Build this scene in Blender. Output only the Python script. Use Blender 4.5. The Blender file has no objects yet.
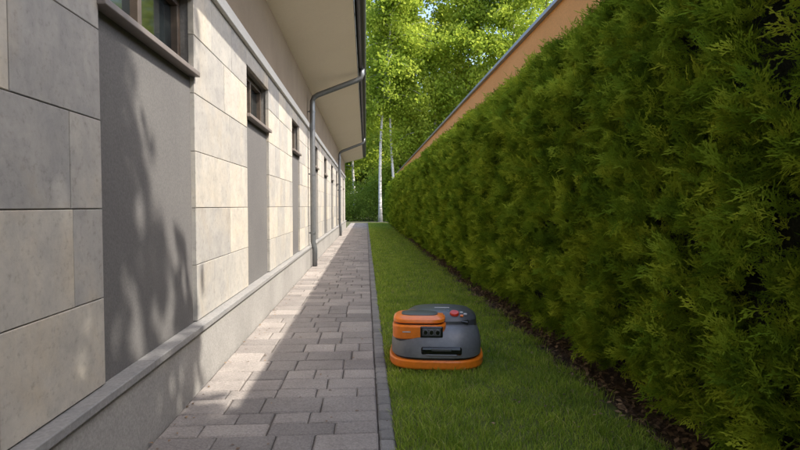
import bpy, math, random
import numpy as np
from mathutils import Vector, Matrix, noise, Euler
random.seed(7); rng=np.random.default_rng(7)
S=bpy.context.scene
COL=S.collection

# ---------------------------------------------------------------- materials
def newmat(name):
    m=bpy.data.materials.new(name); m.use_nodes=True
    nt=m.node_tree; b=nt.nodes['Principled BSDF']; return m,nt,b
def N(nt,t,**k):
    n=nt.nodes.new(t)
    for a,v in k.items(): setattr(n,a,v)
    return n
def coords(nt,scale=(1,1,1)):
    tc=N(nt,'ShaderNodeTexCoord'); mp=N(nt,'ShaderNodeMapping'); mp.inputs['Scale'].default_value=scale
    nt.links.new(tc.outputs['Object'],mp.inputs['Vector']); return mp.outputs['Vector']
def ramp(nt,src,stops):
    r=N(nt,'ShaderNodeValToRGB'); e=r.color_ramp.elements
    while len(e)<len(stops): e.new(0.5)
    for i,(p,c) in enumerate(stops): e[i].position=p; e[i].color=(*c,1)
    nt.links.new(src,r.inputs['Fac']); return r.outputs['Color']
def noi(nt,vec,scale,detail=5,rough=0.6,dist=0):
    n=N(nt,'ShaderNodeTexNoise'); n.inputs['Scale'].default_value=scale; n.inputs['Detail'].default_value=detail
    n.inputs['Roughness'].default_value=rough; n.inputs['Distortion'].default_value=dist
    nt.links.new(vec,n.inputs['Vector']); return n.outputs['Fac']
def mix(nt,f,a,b,mode='MIX'):
    n=N(nt,'ShaderNodeMix',data_type='RGBA',blend_type=mode)
    for s,v in ((n.inputs['Factor'],f),(n.inputs[6],a),(n.inputs[7],b)):
        if isinstance(v,(int,float)): s.default_value=v
        elif isinstance(v,tuple): s.default_value=(*v,1) if len(v)==3 else v
        else: nt.links.new(v,s)
    return n.outputs[2]
def bump(nt,b,h,strength=0.3,dist=0.01):
    n=N(nt,'ShaderNodeBump'); n.inputs['Strength'].default_value=strength; n.inputs['Distance'].default_value=dist
    nt.links.new(h,n.inputs['Height']); nt.links.new(n.outputs['Normal'],b.inputs['Normal'])
def noisemat(name,c1,c2,scale=3,rough=0.85,fine=60,bs=0.3,bd=0.004,mscale=(1,1,1),tint=0,fc=0.2):
    m,nt,b=newmat(name); v=coords(nt,mscale)
    a=noi(nt,v,scale); f=noi(nt,v,fine,3)
    col=ramp(nt,a,[(0.3,c1),(0.7,c2)])
    g=ramp(nt,f,[(0.3,(1-fc,)*3),(0.7,(1+fc*.6,)*3)])
    col=mix(nt,1.0,col,g,'MULTIPLY')
    if tint:
        at=N(nt,'ShaderNodeAttribute',attribute_name='tint')
        t=ramp(nt,at.outputs['Fac'],[(0,(1-tint,)*3),(1,(1+tint*0.6,1+tint*0.55,1+tint*0.45))])
        col=mix(nt,1.0,col,t,'MULTIPLY')
    nt.links.new(col,b.inputs['Base Color']); b.inputs['Roughness'].default_value=rough
    bump(nt,b,f,bs,bd); return m
def plain(name,c,rough=0.5,metal=0.0,fine=0,coat=0):
    m,nt,b=newmat(name); v=coords(nt)
    f=noi(nt,v,fine or 25,4)
    col=ramp(nt,f,[(0.3,tuple(x*0.88 for x in c)),(0.7,tuple(min(1,x*1.08) for x in c))])
    nt.links.new(col,b.inputs['Base Color']); b.inputs['Roughness'].default_value=rough; b.inputs['Metallic'].default_value=metal
    if coat: b.inputs['Coat Weight'].default_value=coat
    return m

def stone_mat():
    m,nt,b=newmat('limestone'); v=coords(nt)
    at=N(nt,'ShaderNodeAttribute',attribute_name='tint')
    off=N(nt,'ShaderNodeVectorMath',operation='ADD'); sc=N(nt,'ShaderNodeMath',operation='MULTIPLY'); sc.inputs[1].default_value=37.0
    nt.links.new(at.outputs['Fac'],sc.inputs[0]); nt.links.new(v,off.inputs[0]); nt.links.new(sc.outputs[0],off.inputs[1])
    a=noi(nt,off.outputs[0],2.2,6,0.65,0.8); f=noi(nt,off.outputs[0],38,5,0.7); g=noi(nt,off.outputs[0],9,5,0.7,0.4)
    col=ramp(nt,a,[(0.3,(0.38,0.368,0.35)),(0.5,(0.46,0.437,0.40)),(0.72,(0.50,0.445,0.365))])
    col=mix(nt,1.0,col,ramp(nt,g,[(0.35,(0.86,0.86,0.87)),(0.65,(1.07,1.06,1.05))]),'MULTIPLY')
    col=mix(nt,1.0,col,ramp(nt,f,[(0.28,(0.74,0.73,0.71)),(0.45,(1,1,1)),(0.7,(1.06,1.06,1.06))]),'MULTIPLY')
    col=mix(nt,1.0,col,ramp(nt,at.outputs['Fac'],[(0,(0.78,0.79,0.81)),(0.5,(0.96,0.96,0.95)),(1,(1.10,1.07,1.01))]),'MULTIPLY')
    nt.links.new(col,b.inputs['Base Color']); b.inputs['Roughness'].default_value=0.75
    bump(nt,b,f,0.25,0.003); return m

def leafmat(name,stops,trans,tw=0.35,clump=1.2,attr=False):
    m,nt,b=newmat(name); nt.nodes.remove(b)
    b=N(nt,'ShaderNodeBsdfDiffuse'); geo=N(nt,'ShaderNodeNewGeometry')
    if attr: rnd=N(nt,'ShaderNodeAttribute',attribute_name='tint').outputs['Fac']
    else: rnd=N(nt,'ShaderNodeObjectInfo').outputs['Random']
    n1=noi(nt,geo.outputs['Position'],clump,1)
    ad=N(nt,'ShaderNodeMath',operation='MULTIPLY_ADD'); ad.inputs[1].default_value=0.5
    nt.links.new(rnd,ad.inputs[0])
    sc=N(nt,'ShaderNodeMath',operation='MULTIPLY_ADD'); sc.inputs[1].default_value=1.5; sc.inputs[2].default_value=-0.48
    nt.links.new(n1,sc.inputs[0]); nt.links.new(sc.outputs[0],ad.inputs[2])
    col=ramp(nt,ad.outputs[0],stops)
    nt.links.new(col,b.inputs['Color'])
    out=[n for n in nt.nodes if n.type=='OUTPUT_MATERIAL'][0]
    if tw:
        tr=N(nt,'ShaderNodeBsdfTranslucent'); tc=mix(nt,0.5,col,trans); nt.links.new(tc,tr.inputs['Color'])
        ms=N(nt,'ShaderNodeMixShader'); ms.inputs[0].default_value=tw
        nt.links.new(b.outputs[0],ms.inputs[1]); nt.links.new(tr.outputs[0],ms.inputs[2])
        nt.links.new(ms.outputs[0],out.inputs['Surface'])
    else: nt.links.new(b.outputs[0],out.inputs['Surface'])
    return m

M={}
M['stone']=stone_mat()
M['render']=noisemat('grey_render',(0.125,0.12,0.12),(0.155,0.15,0.145),1.5,0.9,120,0.5,0.002)
M['plinth']=noisemat('plinth_render',(0.27,0.26,0.245),(0.37,0.355,0.335),1.8,0.9,90,0.4,0.003)
M['ledge']=noisemat('ledge_stone',(0.24,0.24,0.24),(0.31,0.30,0.29),4,0.7,70,0.2,0.002)
M['brown']=noisemat('brown_render',(0.21,0.16,0.11),(0.26,0.20,0.14),2,0.9,90,0.4,0.003,fc=.1)
M['soffit']=noisemat('soffit_paint',(0.78,0.70,0.58),(0.82,0.74,0.62),1,0.7,30,0.05,0.001,fc=.03)
M['trim']=noisemat('trim_paint',(0.60,0.58,0.54),(0.68,0.66,0.62),2,0.7,50,0.1,0.002,fc=.08)
M['mortar']=noisemat('joint',(0.18,0.17,0.16),(0.24,0.23,0.22),5,0.95)
M['roof']=noisemat('roof_sheet',(0.07,0.065,0.065),(0.10,0.095,0.09),3,0.6)
M['metal']=plain('grey_metal',(0.20,0.21,0.22),0.42,0.6)
M['gutter']=plain('gutter_metal',(0.05,0.052,0.058),0.45,0.5)
M['wood']=noisemat('window_wood',(0.085,0.065,0.05),(0.12,0.09,0.068),3,0.5,60,0.2,0.002,(1,1,8))
M['glass']=plain('window_glass',(0.015,0.02,0.022),0.05)
M['sill']=plain('sill_metal',(0.22,0.19,0.175),0.5,0.1)
M['orange_wall']=noisemat('orange_render',(0.74,0.33,0.09),(0.82,0.38,0.115),1.2,0.9,80,0.4,0.003,fc=.12)
M['coping']=plain('coping_metal',(0.28,0.29,0.29),0.45,0.5)
M['paver']=noisemat('paver_concrete',(0.26,0.235,0.22),(0.35,0.32,0.30),2.5,0.9,110,0.7,0.004,tint=0.28,fc=.28)
M['edging']=noisemat('edging_concrete',(0.18,0.175,0.17),(0.25,0.24,0.23),3,0.9,130,0.6,0.003,tint=0.22)
M['sand']=noisemat('joint_sand',(0.07,0.06,0.05),(0.12,0.10,0.085),8,0.95,100,0.6,0.004)
M['soil']=noisemat('soil',(0.06,0.04,0.026),(0.12,0.08,0.05),9,0.95,60,1.0,0.02)
M['lawnbase']=noisemat('lawn_base',(0.09,0.115,0.02),(0.14,0.165,0.032),4,0.95,60,0.8,0.01)
M['ground']=noisemat('ground_earth',(0.05,0.065,0.02),(0.09,0.08,0.04),0.6,0.95,20,0.8,0.02)
M['bark']=noisemat('bark',(0.06,0.045,0.03),(0.12,0.09,0.06),6,0.95,30,0.8,0.02,(1,1,0.3))
m,nt,b=newmat('birch_bark'); v=coords(nt,(2,2,9)); f=noi(nt,v,1.6,5)
nt.links.new(ramp(nt,f,[(0.36,(0.04,0.035,0.03)),(0.43,(0.46,0.44,0.41)),(0.7,(0.66,0.64,0.60))]),b.inputs['Base Color']); b.inputs['Roughness'].default_value=0.8
M['birch']=m
TH=[(0.08,(0.060,0.105,0.010)),(0.45,(0.18,0.27,0.022)),(0.9,(0.46,0.53,0.05))]
M['thuja']=leafmat('thuja_leaf',TH,(0.34,0.45,0.03),0.2,4.5)
M['thuja_far']=leafmat('thuja_leaf_far',TH,(0.34,0.45,0.03),0.2,4.5,True)
M['core']=noisemat('hedge_inner_shade',(0.008,0.012,0.004),(0.02,0.024,0.008),9,0.95,50,1,0.03)  # near-black backing: shade in the hedge gaps is put into its colour
M['birchleaf']=leafmat('birch_leaf',[(0.1,(0.12,0.19,0.022)),(0.5,(0.28,0.38,0.05)),(0.95,(0.46,0.52,0.09))],(0.58,0.66,0.08),0.47,0.35,True)
M['darkleaf']=leafmat('forest_leaf',[(0.1,(0.07,0.12,0.02)),(0.5,(0.17,0.25,0.045)),(0.95,(0.30,0.38,0.075))],(0.34,0.44,0.06),0.4,0.25,True)
m,nt,b=newmat('grass_blade'); at=N(nt,'ShaderNodeAttribute',attribute_name='tint'); geo=N(nt,'ShaderNodeNewGeometry')
n1=noi(nt,geo.outputs['Position'],4.5,5)
col=ramp(nt,at.outputs['Fac'],[(0.0,(0.21,0.33,0.038)),(0.6,(0.38,0.52,0.065)),(0.93,(0.54,0.62,0.11)),(1.0,(0.62,0.56,0.25))])
col=mix(nt,1.0,col,ramp(nt,n1,[(0.3,(0.62,0.68,0.66)),(0.7,(1.22,1.13,1.0))]),'MULTIPLY')
nt.links.new(col,b.inputs['Base Color']); b.inputs['Roughness'].default_value=0.55; b.inputs['Specular IOR Level'].default_value=0.3
tr=N(nt,'ShaderNodeBsdfTranslucent'); nt.links.new(col,tr.inputs['Color']); ms=N(nt,'ShaderNodeMixShader'); ms.inputs[0].default_value=0.42
nt.links.new(b.outputs[0],ms.inputs[1]); nt.links.new(tr.outputs[0],ms.inputs[2])
nt.links.new(ms.outputs[0],[n for n in nt.nodes if n.type=='OUTPUT_MATERIAL'][0].inputs['Surface']); M['grass']=m
m,nt,b=newmat('dry_leaf'); at=N(nt,'ShaderNodeAttribute',attribute_name='tint')
nt.links.new(ramp(nt,at.outputs['Fac'],[(0,(0.07,0.042,0.026)),(0.5,(0.17,0.105,0.06)),(1,(0.34,0.22,0.12))]),b.inputs['Base Color']); b.inputs['Roughness'].default_value=0.8
M['dry']=m

# ---------------------------------------------------------------- mesh helpers
def link(o,parent=None):
    COL.objects.link(o)
    if parent: o.parent=parent
    return o
def mk(name,V,F,mat,parent=None,tint=None,smooth=False,linkit=True,sharp=None):
    me=bpy.data.meshes.new(name); me.from_pydata([tuple(v) for v in V],[],F); me.update()
    if mat: me.materials.append(mat)
    if tint is not None:
        a=me.attributes.new('tint','FLOAT','FACE'); a.data.foreach_set('value',np.array(tint,dtype=np.float32))
    if smooth: me.polygons.foreach_set('use_smooth',[True]*len(me.polygons))
    if sharp: me.set_sharp_from_angle(angle=math.radians(sharp))
    o=bpy.data.objects.new(name,me)
    if linkit: link(o,parent)
    return o
def np_mesh(name,V,k,mat,parent=None,tint=None):
    n=len(V)//k; me=bpy.data.meshes.new(name)
    me.vertices.add(len(V)); me.vertices.foreach_set('co',V.astype(np.float32).ravel())
    me.loops.add(len(V)); me.loops.foreach_set('vertex_index',np.arange(len(V),dtype=np.int32))
    me.polygons.add(n); me.polygons.foreach_set('loop_start',np.arange(0,n*k,k,dtype=np.int32))
    me.update(calc_edges=True)
    if tint is not None:
        a=me.attributes.new('tint','FLOAT','FACE'); a.data.foreach_set('value',tint.astype(np.float32))
    me.materials.append(mat); o=bpy.data.objects.new(name,me); link(o,parent); return o
def box(V,F,x0,x1,y0,y1,z0,z1):
    i=len(V)
    V+= [(x0,y0,z0),(x1,y0,z0),(x1,y1,z0),(x0,y1,z0),(x0,y0,z1),(x1,y0,z1),(x1,y1,z1),(x0,y1,z1)]
    F+= [(i,i+3,i+2,i+1),(i+4,i+5,i+6,i+7),(i,i+1,i+5,i+4),(i+1,i+2,i+6,i+5),(i+2,i+3,i+7,i+6),(i+3,i,i+4,i+7)]
def boxo(name,x0,x1,y0,y1,z0,z1,mat,parent=None,bev=0):
    V=[];F=[];box(V,F,x0,x1,y0,y1,z0,z1); o=mk(name,V,F,mat,parent)
    if bev:
        md=o.modifiers.new('b','BEVEL'); md.width=bev; md.segments=3
    return o
def block(V,F,T,a0,a1,b0,b1,c0,c1,bev,t,f=lambda a,b,c:(a,b,c),jit=0.0):
    i=len(V); r=lambda:random.uniform(-jit,jit)
    z=[c1+r() for _ in range(4)]
    co=[(a0,b0),(a1,b0),(a1,b1),(a0,b1)]
    ci=[(a0+bev,b0+bev),(a1-bev,b0+bev),(a1-bev,b1-bev),(a0+bev,b1-bev)]
    for p in co: V.append(f(p[0],p[1],c0))
    for k,p in enumerate(co): V.append(f(p[0]+r(),p[1]+r(),z[k]-bev*0.8))
    for k,p in enumerate(ci): V.append(f(p[0]+r(),p[1]+r(),z[k]))
    for k in range(4):
        l=(k+1)%4
        F.append((i+k,i+l,i+4+l,i+4+k)); F.append((i+4+k,i+4+l,i+8+l,i+8+k)); T+= [t,t]
    F.append((i+8,i+9,i+10,i+11)); T.append(t)
def empty(name,loc=(0,0,0)):
    o=bpy.data.objects.new(name,None); o.location=loc; COL.objects.link(o); return o
def tube(V,F,pts,rad,seg=10,cap=True):
    pts=[Vector(p) for p in pts]; base=len(V); up=Vector((0.13,0.31,0.94))
    for i,p in enumerate(pts):
        d=(pts[min(i+1,len(pts)-1)]-pts[max(i-1,0)]).normalized()
        u=d.cross(up)
        if u.length<0.15: u=d.cross(Vector((1,0,0)))
        u.normalize(); w=d.cross(u); r=rad[i] if isinstance(rad,(list,tuple)) else rad
        for k in range(seg):
            a=2*math.pi*k/seg; V.append(tuple(p+u*math.cos(a)*r+w*math.sin(a)*r))
    for i in range(len(pts)-1):
        for k in range(seg):
            l=(k+1)%seg; a=base+i*seg
            F.append((a+k,a+l,a+seg+l,a+seg+k))
    if cap:
        F.append(tuple(base+k for k in range(seg))[::-1]); F.append(tuple(base+(len(pts)-1)*seg+k for k in range(seg)))

def scatter(name,pts,rots,scl,variants,parent=None):
    c=bpy.data.collections.new(name+'_source')
    for v in variants: c.objects.link(v)
    me=bpy.data.meshes.new(name); n=len(pts)
    me.vertices.add(n); me.vertices.foreach_set('co',np.array(pts,dtype=np.float32).ravel())
    a=me.attributes.new('rot','FLOAT_VECTOR','POINT'); a.data.foreach_set('vector',np.array(rots,dtype=np.float32).ravel())
    a=me.attributes.new('scl','FLOAT','POINT'); a.data.foreach_set('value',np.array(scl,dtype=np.float32))
    o=bpy.data.objects.new(name,me); link(o,parent)
    g=bpy.data.node_groups.new(name,'GeometryNodeTree')
    g.interface.new_socket('Geometry',in_out='INPUT',socket_type='NodeSocketGeometry')
    g.interface.new_socket('Geometry',in_out='OUTPUT',socket_type='NodeSocketGeometry')
    gi=g.nodes.new('NodeGroupInput'); go=g.nodes.new('NodeGroupOutput')
    ip=g.nodes.new('GeometryNodeInstanceOnPoints'); ci=g.nodes.new('GeometryNodeCollectionInfo')
    ci.inputs['Collection'].default_value=c; ci.inputs['Separate Children'].default_value=True; ci.inputs['Reset Children'].default_value=True
    ar=g.nodes.new('GeometryNodeInputNamedAttribute'); ar.data_type='FLOAT_VECTOR'; ar.inputs['Name'].default_value='rot'
    asc=g.nodes.new('GeometryNodeInputNamedAttribute'); asc.data_type='FLOAT'; asc.inputs['Name'].default_value='scl'
    L=g.links.new
    L(gi.outputs[0],ip.inputs['Points']); L(ci.outputs[0],ip.inputs['Instance']); ip.inputs['Pick Instance'].default_value=True
    ri=g.nodes.new('FunctionNodeRandomValue'); ri.data_type='INT'
    for s in ri.inputs:
        if s.type=='INT' and s.name=='Min': s.default_value=0
        if s.type=='INT' and s.name=='Max': s.default_value=len(variants)-1
    L([s for s in ri.outputs if s.type=='INT'][0],ip.inputs['Instance Index'])
    L(ar.outputs[0],ip.inputs['Rotation']); L(asc.outputs[0],ip.inputs['Scale']); L(ip.outputs[0],go.inputs[0])
    md=o.modifiers.new('scatter','NODES'); md.node_group=g
    return o
def rmats(rots):
    R=np.array(rots); cx,cy,cz=np.cos(R).T; sx,sy,sz=np.sin(R).T
    m=np.empty((len(R),3,3))
    m[:,0,0]=cy*cz; m[:,0,1]=sx*sy*cz-cx*sz; m[:,0,2]=cx*sy*cz+sx*sz
    m[:,1,0]=cy*sz; m[:,1,1]=sx*sy*sz+cx*cz; m[:,1,2]=cx*sy*sz-sx*cz
    m[:,2,0]=-sy; m[:,2,1]=sx*cy; m[:,2,2]=cx*cy
    return m
def solid_scatter(name,pts,rots,scl,variants,mat,parent=None):
    P=np.array([tuple(p) for p in pts]); m=rmats(rots)*np.array(scl)[:,None,None]; idx=rng.integers(0,len(variants),len(P)); out=[];tt=[]
    for v,A in enumerate(variants):
        s=idx==v
        X=np.einsum('nij,kj->nki',m[s],A)+P[s][:,None,:]
        out.append(X.reshape(-1,3)); nf=len(A)//4
        tt.append(np.clip(np.repeat(rng.random(s.sum()),nf)*.7+rng.random(s.sum()*nf)*.3,0,1))
    return np_mesh(name,np.concatenate(out),4,mat,parent,np.concatenate(tt))

# ---------------------------------------------------------------- ground
W=-0.93
gnd=mk('ground',[(-250,-250,-0.03),(250,-250,-0.03),(250,400,-0.03),(-250,400,-0.03)],[(0,1,2,3)],M['ground'])
mk('soil_bed',[(1.0,-4,-0.004),(1.75,-4,-0.004),(1.75,31,-0.004),(1.0,31,-0.004)],[(0,1,2,3)],M['soil'])
V=[];F=[];nx,ny=14,200
for j in range(ny+1):
    for i in range(nx+1):
        x=0.12+1.10*i/nx; y=-4+36*j/ny
        if i==nx: x+=0.05*noise.noise(Vector((y*1.7,3,0)))
        V.append((x,y,0.006+0.008*noise.noise(Vector((x*3,y*3,0)))))
for j in range(ny):
    for i in range(nx):
        a=j*(nx+1)+i; F.append((a,a+1,a+nx+2,a+nx+1))
mk('lawn',V,F,M['lawnbase'],smooth=True)

def grass(y0,y1,dens,hmin,hmax,w):
    n=int((y1-y0)*1.16*dens)
    x=rng.uniform(0.120,1.30,n); y=rng.uniform(y0,y1,n)
    keep=(x<1.20+0.04*np.sin(y*7)+0.03*np.sin(y*17)+rng.normal(0,0.04,n)); x=x[keep];y=y[keep];n=len(x)
    h=rng.uniform(hmin,hmax,n)*(1+0.3*np.sin(x*9+y*5)*np.sin(y*6.3)); a=rng.uniform(0,2*np.pi,n); la=rng.uniform(0,2*np.pi,n); ln=rng.uniform(0.1,1.0,n)*h
    ww=w*rng.uniform(0.6,1.3,n)
    wx=np.cos(a)*ww/2; wy=np.sin(a)*ww/2; lx=np.cos(la)*ln; ly=np.sin(la)*ln
    P=np.zeros((n,2,4,3))
    z0=np.full(n,0.0)
    P[:,0,0]=np.stack([x-wx,y-wy,z0],1); P[:,0,1]=np.stack([x+wx,y+wy,z0],1)
    P[:,0,2]=np.stack([x+wx*.85+lx*.3,y+wy*.85+ly*.3,h*.6],1); P[:,0,3]=np.stack([x-wx*.85+lx*.3,y-wy*.85+ly*.3,h*.6],1)
    P[:,1,0]=P[:,0,3]; P[:,1,1]=P[:,0,2]
    P[:,1,2]=np.stack([x+wx*.1+lx,y+wy*.1+ly,h],1); P[:,1,3]=np.stack([x-wx*.1+lx,y-wy*.1+ly,h],1)
    t=np.repeat(rng.random(n),2)
    return P.reshape(-1,3),t
parts=[grass(-1,1.6,2500,.03,.05,.005),grass(1.6,3.4,12000,.022,.05,.0038),grass(3.4,6,8000,.025,.047,.005),grass(6,11,4000,.025,.045,.007),grass(11,31,1400,.03,.05,.014)]
g=np_mesh('grass',np.concatenate([p[0] for p in parts]),4,M['grass'],None,np.concatenate([p[1] for p in parts]))

# ---------------------------------------------------------------- path
V=[];F=[];T=[]
y=-3.0
while y<31:
    d=random.choice([0.165,0.165,0.20,0.125]); x=-0.885
    while x<0.05-0.02:
        w=random.choice([0.165,0.21,0.25,0.29])
        if 0.05-(x+w)<0.1: w=0.05-x
        block(V,F,T,x+.003,x+w-.003,y+.0035,y+d-.0035,-0.02,0.022,0.007,random.random(),jit=0.0022); x+=w
    y+=d
mk('paved_path',V,F,M['paver'],tint=T)
path=bpy.data.objects['paved_path']
mk('joint_sand',[(-0.89,-3,0.010),(0.125,-3,0.010),(0.125,31,0.010),(-0.89,31,0.010)],[(0,1,2,3)],M['sand'],path)
V=[];F=[];T=[];y=-3
while y<31:
    d=0.10
    block(V,F,T,.055,.118,y+.003,y+d-.003,-0.02,0.026,0.007,random.random(),jit=0.002); y+=d
mk('path_edging',V,F,M['edging'],tint=T)
n=7400; P=np.zeros((n,4,3)); 
for i in range(n):
    if i<6700:
        y=random.uniform(0.2,14) if i<5700 else random.uniform(14,30); x=random.gauss(1.32,0.08); z=0.004+random.random()*0.02
    else:
        y=random.uniform(1.5,14); x=random.choice([random.uniform(-.87,.1),random.gauss(-.84,.03)]); z=0.026
        if random.random()<0.6: x=1.2-abs(random.gauss(0,.22)); z=0.038
    a=random.uniform(0,6.28); s=random.uniform(.008,.021)*(1 if i<5700 else 1.2); u=Vector((math.cos(a),math.sin(a),random.uniform(-.5,.5)))*s; w=Vector((-math.sin(a),math.cos(a),random.uniform(-.5,.5)))*s*.55
    if i>=6700: u.z*=.2; w.z*=.2; u*=.6; w*=.6
    c=Vector((x,y,z+abs(u.z)))
    P[i]=[c-u,c-w+Vector((0,0,.003)),c+u,c+w+Vector((0,0,.003))]
np_mesh('fallen_leaves',P.reshape(-1,3),4,M['dry'],None,rng.random(n))

# ---------------------------------------------------------------- house
house=empty('stone_clad_house')
YE=24.0; YS=-4.0
wins=[(1.95,2.99),(4.28,5.22),(6.85,7.6),(9.6,10.5),(12.0,12.9),(14.4,15.3),(16.8,17.7),(19.2,20.1),(21.6,22.5)]
rows=[0.365,0.675,0.99,1.30,1.615,1.93,2.245]
V=[];F=[];T=[]
fx=lambda a,b,c:(c,a,b)
def tiles(y0,y1,r0,r1):
    L=y1-y0
    if L<0.35: cuts=[y0,y1]
    else:
        cuts=[y0]
        while True:
            s=random.choice([0.34,0.48,0.62,0.75]); 
            if y1-(cuts[-1]+s)<0.18: cuts.append(y1); break
            cuts.append(cuts[-1]+s)
    for a,b in zip(cuts,cuts[1:]):
        block(V,F,T,a+.0018,b-.0018,r0+.0018,r1-.0018,W-.03,W+random.uniform(-.001,.001),0.002,random.random(),fx)
WT=2.11
for r0,r1 in zip(rows,rows[1:]):
    segs=[];c=YS
    for a,b in wins:
        segs.append((c,a)); c=b
    segs.append((c,YE))
    for a,b in segs: tiles(a,b,r0,r1)
    if r1>2.2:
        for a,b in wins: tiles(a,b,WT,r1)
mk('stone_cladding',V,F,M['stone'],house,tint=T)
V=[];F=[];c=YS+.01
for a,b in wins+[(YE-.01,YE)]:
    box(V,F,W-.30,W-.008,c,a-.009,0.0,2.24); c=b+.009
for a,b in wins: box(V,F,W-.30,W-.013,a-.008,b+.008,WT+.006,2.238)
mk('wall_core',V,F,M['mortar'],house)
for a,b in wins:
    boxo('render_panel',W-.30,W-.024,a-.004,b+.004,0.30,1.70,M['render'],house)
    boxo('window_sill',W-.20,W+.03,a-.012,b+.012,1.701,1.728,M['sill'],house,.004)
    fy0,fy1,z0,z1=a+.001,b-.001,1.730,WT-.002
    xo,xi=W-.13,W-.07
    boxo('window_frame_bottom',xo,xi,fy0,fy1,z0,z0+.04,M['wood'],house,.003)
    boxo('window_frame_top',xo,xi,fy0,fy1,z1-.04,z1,M['wood'],house,.003)
    boxo('window_frame_side',xo,xi,fy0,fy0+.04,z0+.04,z1-.04,M['wood'],house,.003)
    boxo('window_frame_side',xo,xi,fy1-.04,fy1,z0+.04,z1-.04,M['wood'],house,.003)
    mid=(a+b)/2
    boxo('window_mullion',xo,xi,mid-.02,mid+.02,z0+.04,z1-.04,M['wood'],house,.003)
    boxo('window_glass',xo+.015,xo+.025,fy0+.04,fy1-.04,z0+.04,z1-.04,M['glass'],house)
    boxo('window_reveal_back',W-.29,xo-.03,fy0,fy1,z0,z1,M['glass'],house)
boxo('plinth',W-.30,-0.893,YS,YE,-0.05,0.325,M['plinth'],house)
V=[];F=[];y=YS
while y<YE:
    d=min(1.25,YE-y); box(V,F,W-.02,-0.873,y+.0015,y+d-.0015,0.327,0.36); y+=d
o=mk('plinth_ledge',V,F,M['ledge'],house); md=o.modifiers.new('b','BEVEL'); md.width=.004; md.segments=2
boxo('stone_top_trim',W-.3,W+.03,YS,YE,2.247,2.33,M['trim'],house,.005)
boxo('upper_wall',W-.35,W-.005,YS,YE,2.332,2.96,M['brown'],house)
boxo('wall_body',-8,W-.36,YS+.1,YE-.1,-0.05,3.4,M['plinth'],house)
SO=-0.13; SZ=3.16  # eave slope is invented: raised outwards so sun reaches the upper stone
V=[(W-.1,YS-.3,2.915),(SO,YS-.3,SZ),(SO,YE+.3,SZ),(W-.1,YE+.3,2.915)]
mk('soffit',V,[(0,3,2,1)],M['soffit'],house)
V=[(SO+.001,YS-.3,SZ-.001),(SO+.001,YE+.3,SZ-.001),(SO+.001,YE+.3,SZ+.16),(SO+.001,YS-.3,SZ+.16),(-4.5,YE+.3,5.0),(-4.5,YS-.3,5.0),(-8.3,YE+.3,3.3),(-8.3,YS-.3,3.3),(W-.1,YE+.3,2.916),(W-.1,YS-.3,2.916)]
mk('roof',V,[(0,1,2,3),(3,2,4,5),(5,4,6,7),(1,8,6,4,2),(0,3,5,7,9)],M['roof'],house)
V=[];F=[];n=10
for yy in (YS-.3,YE+.3):
    for k in range(n+1):
        a=math.pi+math.pi*k/n; V.append((SO+.07+.062*math.cos(a),yy,SZ+.10+.062*math.sin(a)))
for k in range(n): F.append((k,k+1,n+2+k,n+1+k))
F.append(tuple(range(n+1))); F.append(tuple(range(n+1,2*n+2)))
o=mk('gutter',V,F,M['gutter'],house,smooth=False); md=o.modifiers.new('s','SOLIDIFY'); md.thickness=.004
V=[];F=[];y=YS
while y<YE:
    box(V,F,SO-.002,SO+.136,y,y+.02,SZ+.095,SZ+.112); y+=0.8
mk('gutter_brackets',V,F,M['gutter'],house)
for yy in (8.7,17.5):
    V=[];F=[]
    gx=SO+.07
    tube(V,F,[(gx,yy,SZ+.05),(gx,yy,SZ-.04),(gx-.02,yy,SZ-.09),(gx-.07,yy,SZ-.13),(W+.16,yy,2.78),(W+.10,yy,2.74),(W+.075,yy,2.68),(W+.075,yy,2.6),(W+.075,yy,0.42),(W+.09,yy,0.36),(W+.10,yy,.30),(W+.10,yy,0.03)],0.042,14)
    mk('downpipe',V,F,M['metal'],house,smooth=True)
    V=[];F=[]
    for z in (2.5,1.5,.55): tube(V,F,[(W+.075,yy,z),(W+.075,yy,z+.03)],.048,14); box(V,F,W,W+.05,yy-.01,yy+.01,z+.005,z+.025)
    mk('downpipe_clamps',V,F,M['metal'],house)

# ---------------------------------------------------------------- orange wall
gw=empty('orange_garden_wall')
boxo('wall',1.78,2.02,-5,30.5,-0.05,2.86,M['orange_wall'],gw)
V=[];F=[];y=-5
while y<30.5:
    d=min(2,30.52-y); box(V,F,1.735,2.06,y+.001,y+d-.001,2.862,2.90); y+=d
mk('coping',V,F,M['coping'],gw)

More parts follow.
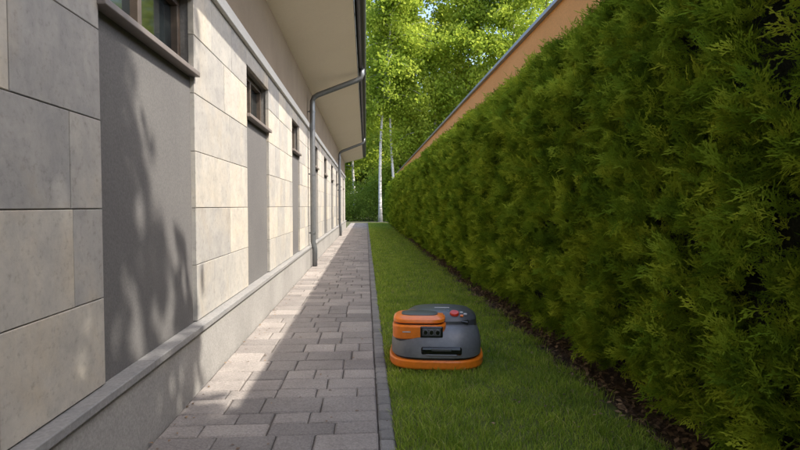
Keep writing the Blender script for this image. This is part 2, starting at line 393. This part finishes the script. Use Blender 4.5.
# ---------------------------------------------------------------- hedge
def frond(seed,far=False):
    r=random.Random(seed); V=[];F=[]
    def strip(p,d,l,w):
        n=Vector((-d.y,d.x,0)); i=len(V)
        zo=r.uniform(-.03,.03)
        def q(v): return (v.x,v.y,-0.30*(v.x*v.x*1.5+v.y*v.y*0.9)+zo)
        V.extend([q(p-n*w*.1),q(p+d*l*.5+n*w*.55),q(p+d*l),q(p+d*l*.5-n*w*.55)]); F.append((i,i+1,i+2,i+3))
    bend=r.uniform(-.5,.5)
    pos=Vector((0,0,0)); ang=math.pi/2; side=1
    if far:
        k=6
        for j in range(k):
            d=Vector((math.cos(ang),math.sin(ang),0)); t=j/(k-1)
            bl=(0.40*math.sin(math.pi*min(1,0.18+t*0.85))+.12)*r.uniform(.6,1.3)
            for s in (-1,1):
                ba=ang+s*.7; bd=Vector((math.cos(ba),math.sin(ba),0)); strip(pos,bd,bl*1.1,.10)
                ba=ang+s*.3; strip(pos+bd*bl*.4,Vector((math.cos(ba),math.sin(ba),0)),bl*.6,.08)
            pos=pos+d/k; ang+=bend/k
        strip(pos-d/k,d,.3,.1)
        return np.array(V)
    def shoot(p,ang,L,k,depth):
        side=r.choice((-1,1)); b=r.uniform(-.3,.3)
        for j in range(k):
            t=j/(k-1); st=L/k; d=Vector((math.cos(ang),math.sin(ang),0)); strip(p,d,st*1.6,.045)
            bl=L*(0.30*math.sin(math.pi*min(1,0.25+t*0.7))+.06)*r.uniform(.5,1.4)
            ba=ang+side*math.radians(r.uniform(28,44)); bd=Vector((math.cos(ba),math.sin(ba),0))
            if depth and r.random()<.6 and t<.75: shoot(p,ba,bl*2.0,5,depth-1)
            else:
                strip(p,bd,bl,.045); q=p+bd*bl*.45
                sa=ba-side*math.radians(35); strip(q,Vector((math.cos(sa),math.sin(sa),0)),bl*.6,.042)
                sa=ba+side*math.radians(30); strip(q,Vector((math.cos(sa),math.sin(sa),0)),bl*.45,.04)
            side=-side; p=p+d*st; ang+=b/k
    shoot(Vector((0,0,0)),math.pi/2+r.uniform(-.1,.1),1.0,10,1)
    return mk('thuja_spray_%d'%seed,V,F,M['thuja'],linkit=False)
fr=[frond(s) for s in range(8)]
frf=[frond(s,True) for s in range(4)]
def hx(y,z):
    b=1.30
    prof=0.14*max(0,(0.40-z)/0.40)**1.5 - 0.04*math.sin(math.pi*min(1,max(0,z/2.1))) + 0.10*max(0,(z-1.7)/.45)**2
    n=0.085*noise.noise(Vector((y*1.9,z*1.0,1.3)))+0.09*noise.noise(Vector((y*4.5,z*3.2,7.1)))+0.075*noise.noise(Vector((y*11,z*8,2.1)))+0.03*noise.noise(Vector((y*24,z*18,5.1)))
    return b+prof-n
HT=lambda y:2.10+0.07*noise.noise(Vector((y*1.7,5.5,0)))+0.03*noise.noise(Vector((y*6,1.5,0)))
def rotto(g,nn):
    g=g.normalized(); x=g.cross(nn)
    if x.length<1e-3: x=g.cross(Vector((0.3,0.9,0.1)))
    x.normalize(); z=x.cross(g)
    return Matrix((x,g,z)).transposed().to_euler()
near=([],[],[]); far=([],[],[])
def addhedge(y0,y1,dens,s,dst):
    pts,rots,scl=dst
    area=(y1-y0)*2.15
    for _ in range(int(area*dens)):
        y=random.uniform(y0,y1); z=random.uniform(0.05,1)**0.95*HT(y)
        v=noise.noise(Vector((y*6.5,z*5.5,3.3)))+.5*noise.noise(Vector((y*15,z*12,3.3)))
        if v<-0.12 and random.random()<0.9: continue
        dep=random.random()**1.6*0.11
        x=hx(y,z)+dep
        g=Vector((-0.7+random.gauss(0,.3),random.gauss(0,.5),0.5+random.gauss(0,.45)))
        if z<0.3: g.z-=0.4
        nn=Vector((random.gauss(0,.6),random.gauss(0,1.0),random.gauss(0,.8)))
        pts.append((x,y,z)); rots.append(tuple(rotto(g,nn))); scl.append(s*random.uniform(.6,1.3))
    for _ in range(int((y1-y0)*0.45*dens*.8)):
        y=random.uniform(y0,y1); x=random.uniform(1.36,1.74)
        g=Vector((random.gauss(0,.4)-.1,random.gauss(0,.4),1.0)); nn=Vector((random.gauss(0,1),random.gauss(0,1),0.1))
        pts.append((x,y,HT(y)-random.random()*.1+(0.03*random.random()))); rots.append(tuple(rotto(g,nn))); scl.append(s*random.uniform(.8,1.5))
addhedge(-3,0.9,300,.14,far); addhedge(.9,4,2800,.082,near); addhedge(4,7,1800,.09,near); addhedge(7,10,1600,.11,far); addhedge(10,16,900,.13,far); addhedge(16,30,420,.18,far)
for _ in range(700):
    z=random.uniform(.05,2.1); x=random.uniform(1.35,1.72); g=Vector((random.gauss(0,.3),1,random.gauss(.4,.3)))
    far[0].append((x,30+random.random()*.05,z)); far[1].append(tuple(rotto(g,Vector((random.gauss(0,1),.1,random.gauss(0,1)))))); far[2].append(.18)
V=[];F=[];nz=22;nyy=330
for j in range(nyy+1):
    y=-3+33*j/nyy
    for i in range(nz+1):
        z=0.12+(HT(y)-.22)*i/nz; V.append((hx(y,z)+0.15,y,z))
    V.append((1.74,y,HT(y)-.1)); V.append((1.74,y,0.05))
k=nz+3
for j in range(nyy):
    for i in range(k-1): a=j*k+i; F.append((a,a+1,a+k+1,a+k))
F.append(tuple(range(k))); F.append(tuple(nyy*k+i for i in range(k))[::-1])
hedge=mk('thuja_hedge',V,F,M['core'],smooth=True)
V=[];F=[];y=-2.8
while y<30:
    x=1.5+random.uniform(-.04,.04); tube(V,F,[(x,y,-.02),(x+random.uniform(-.03,.03),y,0.4),(x,y+random.uniform(-.05,.05),.9)],[.03,.026,.02],7); y+=0.5
mk('hedge_stems',V,F,M['bark'],hedge)
scatter('hedge_foliage',*near,fr,hedge)
solid_scatter('hedge_foliage_far',*far,frf,M['thuja_far'],hedge)

# ---------------------------------------------------------------- trees
def cluster(seed,n,rad,ls):
    r=random.Random(seed); V=[]
    for _ in range(n):
        c=Vector((r.gauss(0,.45),r.gauss(0,.45),r.gauss(0,.4)))*rad
        u=Vector((r.gauss(0,1),r.gauss(0,1),r.gauss(0,1)-.4)).normalized(); w=u.cross(Vector((r.gauss(0,1),r.gauss(0,1),r.gauss(0,1)))).normalized()
        s=ls*r.uniform(.7,1.3)
        V.extend([c-u*s*.5,c+w*s*.36-u*s*.08,c+u*s*.55,c-w*s*.36-u*s*.08])
    return np.array([tuple(v) for v in V])
def cvar(n=34,rad=.5,ls=.14,k=5): return [cluster(s,n,rad,ls) for s in range(k)]
def tree(name,x,y,h,mat_trunk,leaves,crown0=.3,spread=.2,nl=34,seed=0,lean=(0,0),tr=None,csc=1.0,per=16,lm=None):
    r=random.Random(seed); e=empty(name,(x,y,0)); tr=tr or h*.007
    V=[];F=[]; pts=[];rots=[];scl=[]
    n=14; tp=[]
    for i in range(n+1):
        t=i/n; tp.append(Vector((lean[0]*h*t+0.012*h*math.sin(t*5+seed),lean[1]*h*t+.01*h*math.sin(t*4+seed*2),-0.1+h*t)))
    tube(V,F,tp,[tr*(1-.9*i/n)*(1.35 if i==0 else 1) for i in range(n+1)],9)
    for l in range(nl):
        t=crown0+(1-crown0)*(l+r.random())/nl; t=min(t,.985)
        i=int(t*n); p0=tp[i].lerp(tp[min(i+1,n)],t*n-i)
        a=r.uniform(0,6.283); u=(t-crown0)/(1-crown0)
        ln=h*spread*(0.35+math.sin(math.pi*min(1,.15+u*.85))**.8*.8)*r.uniform(.6,1.2)
        el=r.uniform(.2,.9); d=Vector((math.cos(a),math.sin(a),el)); ps=[p0]
        for s in range(1,6):
            d=d+Vector((r.gauss(0,.12),r.gauss(0,.12),-.22)); ps.append(ps[-1]+d.normalized()*ln/5)
        tube(V,F,ps,[tr*.32*(1-u*.6)*(1-.85*s/5) for s in range(6)],5,False)
        for q in range(per):
            s=r.uniform(0.8,5); k=int(min(4,s)); p=ps[k].lerp(ps[k+1],s-k)
            p=p+Vector((r.gauss(0,.09),r.gauss(0,.09),r.gauss(-.04,.08)))*ln*1.1+Vector((0,0,-r.random()**2*.5))
            pts.append(p);rots.append((r.uniform(0,6.28),r.uniform(0,6.28),r.uniform(0,6.28))); scl.append(csc*r.uniform(.7,1.4))
    mk('trunk_and_limbs',V,F,mat_trunk,e,smooth=True)
    solid_scatter('leaves',pts,rots,scl,leaves,lm or M['birchleaf'],e)
    return e
CV=cvar()
spec=[(0.9,34.5,17,.40,.05,12),(2.6,37.5,16,.16,-.01,22),(4.6,36.5,17,.14,.0,22),(6.6,34.5,15,.12,.01,24),(9.6,34,17,.10,0,26),(13,38,18,.2,0,16),(-0.9,43,18,.2,0,14),(-3.5,41,18,.25,0,12),(3.0,47,18,.2,0,16),(7.8,46,18,.2,0,16),(12.5,48,20,.2,0,14),(0.6,52,17,.3,.0,10),(1.9,35,15,.5,-.02,9)]
for i,(x,y,h,c0,ln,pr) in enumerate(spec):
    bi=i in(0,2,4,6,9,12)
    tree('birch_tree' if bi else 'deciduous_tree',x,y,h,M['birch'] if bi else M['bark'],CV,c0,.17,36,seed=i+3,lean=(ln,0),csc=1.2,per=pr)
pts=[];rots=[];scl=[]
for _ in range(6000):
    x=random.uniform(-25,40); y=random.uniform(56,68)
    zt=14+5*noise.noise(Vector((x*.12,y*.1,0)))+4*noise.noise(Vector((x*.4,y*.3,2)))
    z=zt*random.random()**.9
    if noise.noise(Vector((x*.3,y*.3,z*.3)))<-.22: continue
    pts.append((x,y,z)); rots.append((random.uniform(0,6.28),random.uniform(0,6.28),random.uniform(0,6.28))); scl.append(random.uniform(2.2,4.0))
ft=empty('forest_trees')
solid_scatter('forest_leaves',pts,rots,scl,CV,M['darkleaf'],ft)
V=[];F=[]
for _ in range(60):
    x=random.uniform(-20,30); y=random.uniform(52,66); h=random.uniform(10,14); tube(V,F,[(x,y,-.1),(x+random.gauss(0,.4),y,h*.5),(x+random.gauss(0,.8),y,h)],[.17,.13,.03],6)
mk('forest_trunks',V,F,M['bark'],ft)
pts=[];rots=[];scl=[]
for _ in range(2400):
    x=random.uniform(-8,16); y=random.uniform(35.5,41); zt=2.3+1.8*noise.noise(Vector((x*.5,y*.4,9)))
    pts.append((x,y,max(.1,zt*random.random()))); rots.append((random.uniform(0,6.28),random.uniform(0,6.28),0)); scl.append(random.uniform(.7,1.4))
solid_scatter('shrubs',pts,rots,scl,cvar(40,.5,.10),M['darkleaf'])
# garden tree behind the wall beside the camera (source of the dappled shade)
pts=[];rots=[];scl=[]
e=empty('garden_tree',(4.1,-0.5,0)); V=[];F=[]
tube(V,F,[(0,0,-.1),(.05,.0,2),(-.05,.1,4.2),(-.2,.0,6),(-.3,-.1,8.6)],[.16,.13,.11,.08,.02],10)
for _ in range(66):
    a=random.uniform(0,6.28); z0=random.uniform(4.3,8.5); ln=random.uniform(.8,1.85); d=Vector((math.cos(a),math.sin(a),.4)); p=Vector((-.18,0,z0)); ps=[p]
    for s in range(4): d=d+Vector((random.gauss(0,.15),random.gauss(0,.15),-.12)); p=p+d.normalized()*ln/4; ps.append(p)
    tube(V,F,ps,[.03,.022,.015,.01,.004],5,False)
    for q in range(5):
        s=random.uniform(1.2,4); k=int(min(3,s)); pp=ps[k].lerp(ps[min(4,k+1)],s-k)+Vector((random.gauss(0,.10),random.gauss(0,.10),random.gauss(0,.10)))
        pts.append(pp); rots.append((random.uniform(0,6.28),random.uniform(0,6.28),0)); scl.append(random.uniform(.7,1.25))
mk('trunk_and_limbs',V,F,M['bark'],e,smooth=True)
solid_scatter('leaves',pts,rots,scl,cvar(40,.26,.13),M['birchleaf'],e)

# ---------------------------------------------------------------- robot lawn mower
P={}
P['grey']=plain('mower_grey',(0.16,0.165,0.175),0.38,0.15,40)
P['dark']=plain('mower_dark',(0.075,0.078,0.085),0.36)
P['black']=plain('mower_black',(0.008,0.008,0.009),0.15)
P['orange']=plain('mower_orange',(0.97,0.23,0.015),0.38,0,40,0.2)
P['red']=plain('stop_button_red',(0.7,0.04,0.01),0.35)
P['rubber']=plain('mower_rubber',(0.015,0.015,0.015),0.8)
P['light']=plain('mower_label',(0.5,0.5,0.5),0.5)
mow=empty('robot_lawn_mower',(0.458,3.46,0.006)); mow.rotation_euler=(0,0,math.radians(-7)); mow.scale=(.98,1.0,1.14)
def loft(name,rings,mat,n=72):
    V=[];F=[]
    for (cx,cy,a,b,z,e,tl) in rings:
        for k in range(n):
            t=2*math.pi*k/n; c,s=math.cos(t),math.sin(t)
            x=math.copysign(abs(c)**(2/e),c)*a; y=math.copysign(abs(s)**(2/e),s)*b
            V.append((cx+x,cy+y,z+tl*y))
    for i in range(len(rings)-1):
        for k in range(n):
            l=(k+1)%n; F.append((i*n+k,i*n+l,(i+1)*n+l,(i+1)*n+k))
    F.append(tuple(range(n))[::-1]); F.append(tuple((len(rings)-1)*n+k for k in range(n)))
    return mk(name,V,F,mat,mow,smooth=True,sharp=32)
loft('bumper',[(0,0,.270,.315,.014,3.6,0),(0,0,.298,.343,.018,3.6,0),(0,0,.303,.348,.026,3.6,0),(0,0,.303,.348,.056,3.6,0),(0,0,.298,.343,.063,3.6,0),(0,0,.275,.320,.064,3.6,0)],P['orange'])
loft('underbody',[(0,0,.24,.29,.008,3,0),(0,0,.25,.30,.05,3,0)],P['dark'])
loft('seam',[(0,0,.280,.326,.063,3.5,0),(0,0,.280,.326,.073,3.5,0)],P['black'])
loft('body_shell',[(0,0,.276,.32,.072,3.5,0),(0,0,.289,.336,.076,3.5,0),(0,.003,.291,.336,.115,3.4,0),(0,.012,.286,.322,.155,3.3,0),(0,.022,.274,.300,.188,3.1,0),(0,.03,.25,.27,.208,2.9,0),(0,.03,.21,.24,.220,2.8,0),(0,.03,.12,.14,.226,2.5,0)],P['grey'])
loft('upper_deck',[(.03,.06,.242,.230,.19,2.9,0),(.03,.06,.238,.227,.238,2.9,0),(.03,.063,.228,.216,.250,2.8,0),(.03,.07,.195,.18,.268,2.7,0),(.03,.075,.13,.12,.278,2.5,0),(.03,.08,.05,.05,.281,2.2,0)],P['dark'])
loft('sensor_head_base',[(-.108,-.14,.154,.13,.150,4,0),(-.108,-.14,.160,.138,.156,4,0),(-.108,-.14,.160,.138,.172,4,0)],P['dark'])
loft('sensor_head_band',[(-.108,-.14,.162,.140,.162,4,0),(-.108,-.14,.169,.146,.168,4,0),(-.108,-.14,.170,.147,.228,4,.0),(-.108,-.138,.165,.142,.236,4,0),(-.108,-.135,.150,.12,.238,3.8,0)],P['orange'])
loft('sensor_head_gap',[(-.108,-.135,.155,.13,.236,3.8,0),(-.108,-.135,.155,.13,.246,3.8,0)],P['black'])
loft('sensor_head_top',[(-.108,-.13,.162,.137,.245,3.8,0),(-.108,-.13,.166,.14,.250,3.8,0),(-.108,-.128,.164,.138,.263,3.8,0),(-.108,-.12,.150,.122,.272,3.4,0)],P['orange'])
loft('sensor_head_lid',[(-.108,-.098,.118,.082,.269,3.4,0),(-.108,-.098,.116,.080,.275,3.4,0),(-.108,-.095,.09,.06,.278,3.0,0)],P['dark'])
def pbox(name,c,s,mat,bev=.006,rot=(0,0,0)):
    V=[];F=[];box(V,F,-s[0]/2,s[0]/2,-s[1]/2,s[1]/2,-s[2]/2,s[2]/2); o=mk(name,V,F,mat,mow); o.location=c; o.rotation_euler=rot
    md=o.modifiers.new('b','BEVEL'); md.width=bev; md.segments=3; return o
def pcyl(name,c,r,h,mat,rot=(0,0,0),n=24):
    V=[];F=[];tube(V,F,[(0,0,-h/2),(0,0,h/2-h*.15),(0,0,h/2)],[r,r,r*.9],n); o=mk(name,V,F,mat,mow,smooth=False); o.location=c; o.rotation_euler=rot; return o
pbox('camera_face',(-.030,-.283,.203),(.140,.018,.060),P['black'],.007)
pbox('camera_face_trim',(-.030,-.2845,.203),(.118,.019,.044),P['dark'],.006)
for dx in (-.037,.0,.038):
    pcyl('lens',(-.030+dx,-.2965,.203),.012,.008,P['black'],(math.pi/2,0,0))
    pcyl('lens_ring',(-.030+dx,-.2945,.203),.016,.005,P['grey'],(math.pi/2,0,0))
pbox('name_strip',(-.185,-.2865,.203),(.05,.003,.006),P['light'],.001)
pbox('front_slot',(0.03,-.322,.112),(.25,.03,.042),P['black'],.012)
pbox('front_slot_lip',(0.03,-.333,.092),(.19,.016,.010),P['grey'],.004)
pbox('front_slot_inner',(0.03,-.330,.120),(.12,.022,.014),P['dark'],.004)
pbox('control_panel',(.135,-.085,.252),(.15,.14,.014),P['black'],.006,(math.radians(14),math.radians(6),0))
pcyl('stop_button',(.118,-.095,.266),.030,.028,P['red'],(math.radians(14),0,0))
for i in range(3): pbox('button',(.165+(i%2)*.024,-.115+i*.028,.262+i*.004),(.02,.016,.008),P['orange'] if i==0 else P['light'],.002,(math.radians(14),0,0))
pbox('deck_stripe',(.03,.17,.271),(.18,.012,.010),P['orange'],.003)
pbox('name_plate',(.04,.04,.2805),(.10,.018,.004),P['light'],.001)
def wheel(c,r,w):
    V=[];F=[]; n=40
    prof=[(-w/2,r*.8),(-w/2*.9,r*.95),(-w/4,r),(w/4,r),(w/2*.9,r*.95),(w/2,r*.8),(w/2,r*.3)]
    for k in range(n):
        a=2*math.pi*k/n; rr=1.0 if k%2 else .94
        for (px,pr) in prof: V.append((px,math.cos(a)*pr*rr,math.sin(a)*pr*rr))
    m_=len(prof)
    for k in range(n):
        l=(k+1)%n
        for j in range(m_-1): F.append((k*m_+j,l*m_+j,l*m_+j+1,k*m_+j+1))
    F.append(tuple(k*m_ for k in range(n))); F.append(tuple(k*m_+m_-1 for k in range(n))[::-1])
    o=mk('wheel',V,F,P['rubber'],mow); o.location=c
for sx in (-1,1):
    wheel((sx*.235,.2,.095),.10,.075); wheel((sx*.18,-.24,.03),.03,.035)
pcyl('cutting_disc',(0,0,.02),.12,.012,M['metal'])

# ---------------------------------------------------------------- light, camera
sv=Vector((1,-.35,1.22)).normalized()
ld=bpy.data.lights.new('sun','SUN'); ld.energy=7.0; ld.angle=math.radians(.5); ld.color=(1,.93,.82)
lo=bpy.data.objects.new('sun',ld); COL.objects.link(lo); lo.rotation_euler=sv.to_track_quat('Z','Y').to_euler(); lo.location=(6,-3,12)
w=bpy.data.worlds.new('World'); S.world=w; w.use_nodes=True; nt=w.node_tree; bg=nt.nodes['Background']
sk=nt.nodes.new('ShaderNodeTexSky'); sk.sky_type='NISHITA'; sk.sun_disc=False
sk.sun_elevation=math.asin(sv.z); sk.sun_rotation=math.atan2(sv.x,sv.y); sk.dust_density=3; sk.air_density=1.0; sk.ozone_density=0.4
nt.links.new(sk.outputs[0],bg.inputs[0]); bg.inputs[1].default_value=0.47
cd=bpy.data.cameras.new('camera'); cd.lens=24; cd.sensor_width=36; cd.clip_end=1000; cd.clip_start=.05
co=bpy.data.objects.new('camera',cd); COL.objects.link(co); co.location=(0,0,1.0)
co.rotation_euler=(math.radians(90-2.04),0,math.radians(-3.65)); S.camera=co
S.view_settings.view_transform='Standard'; S.view_settings.look='None'; S.view_settings.exposure=0
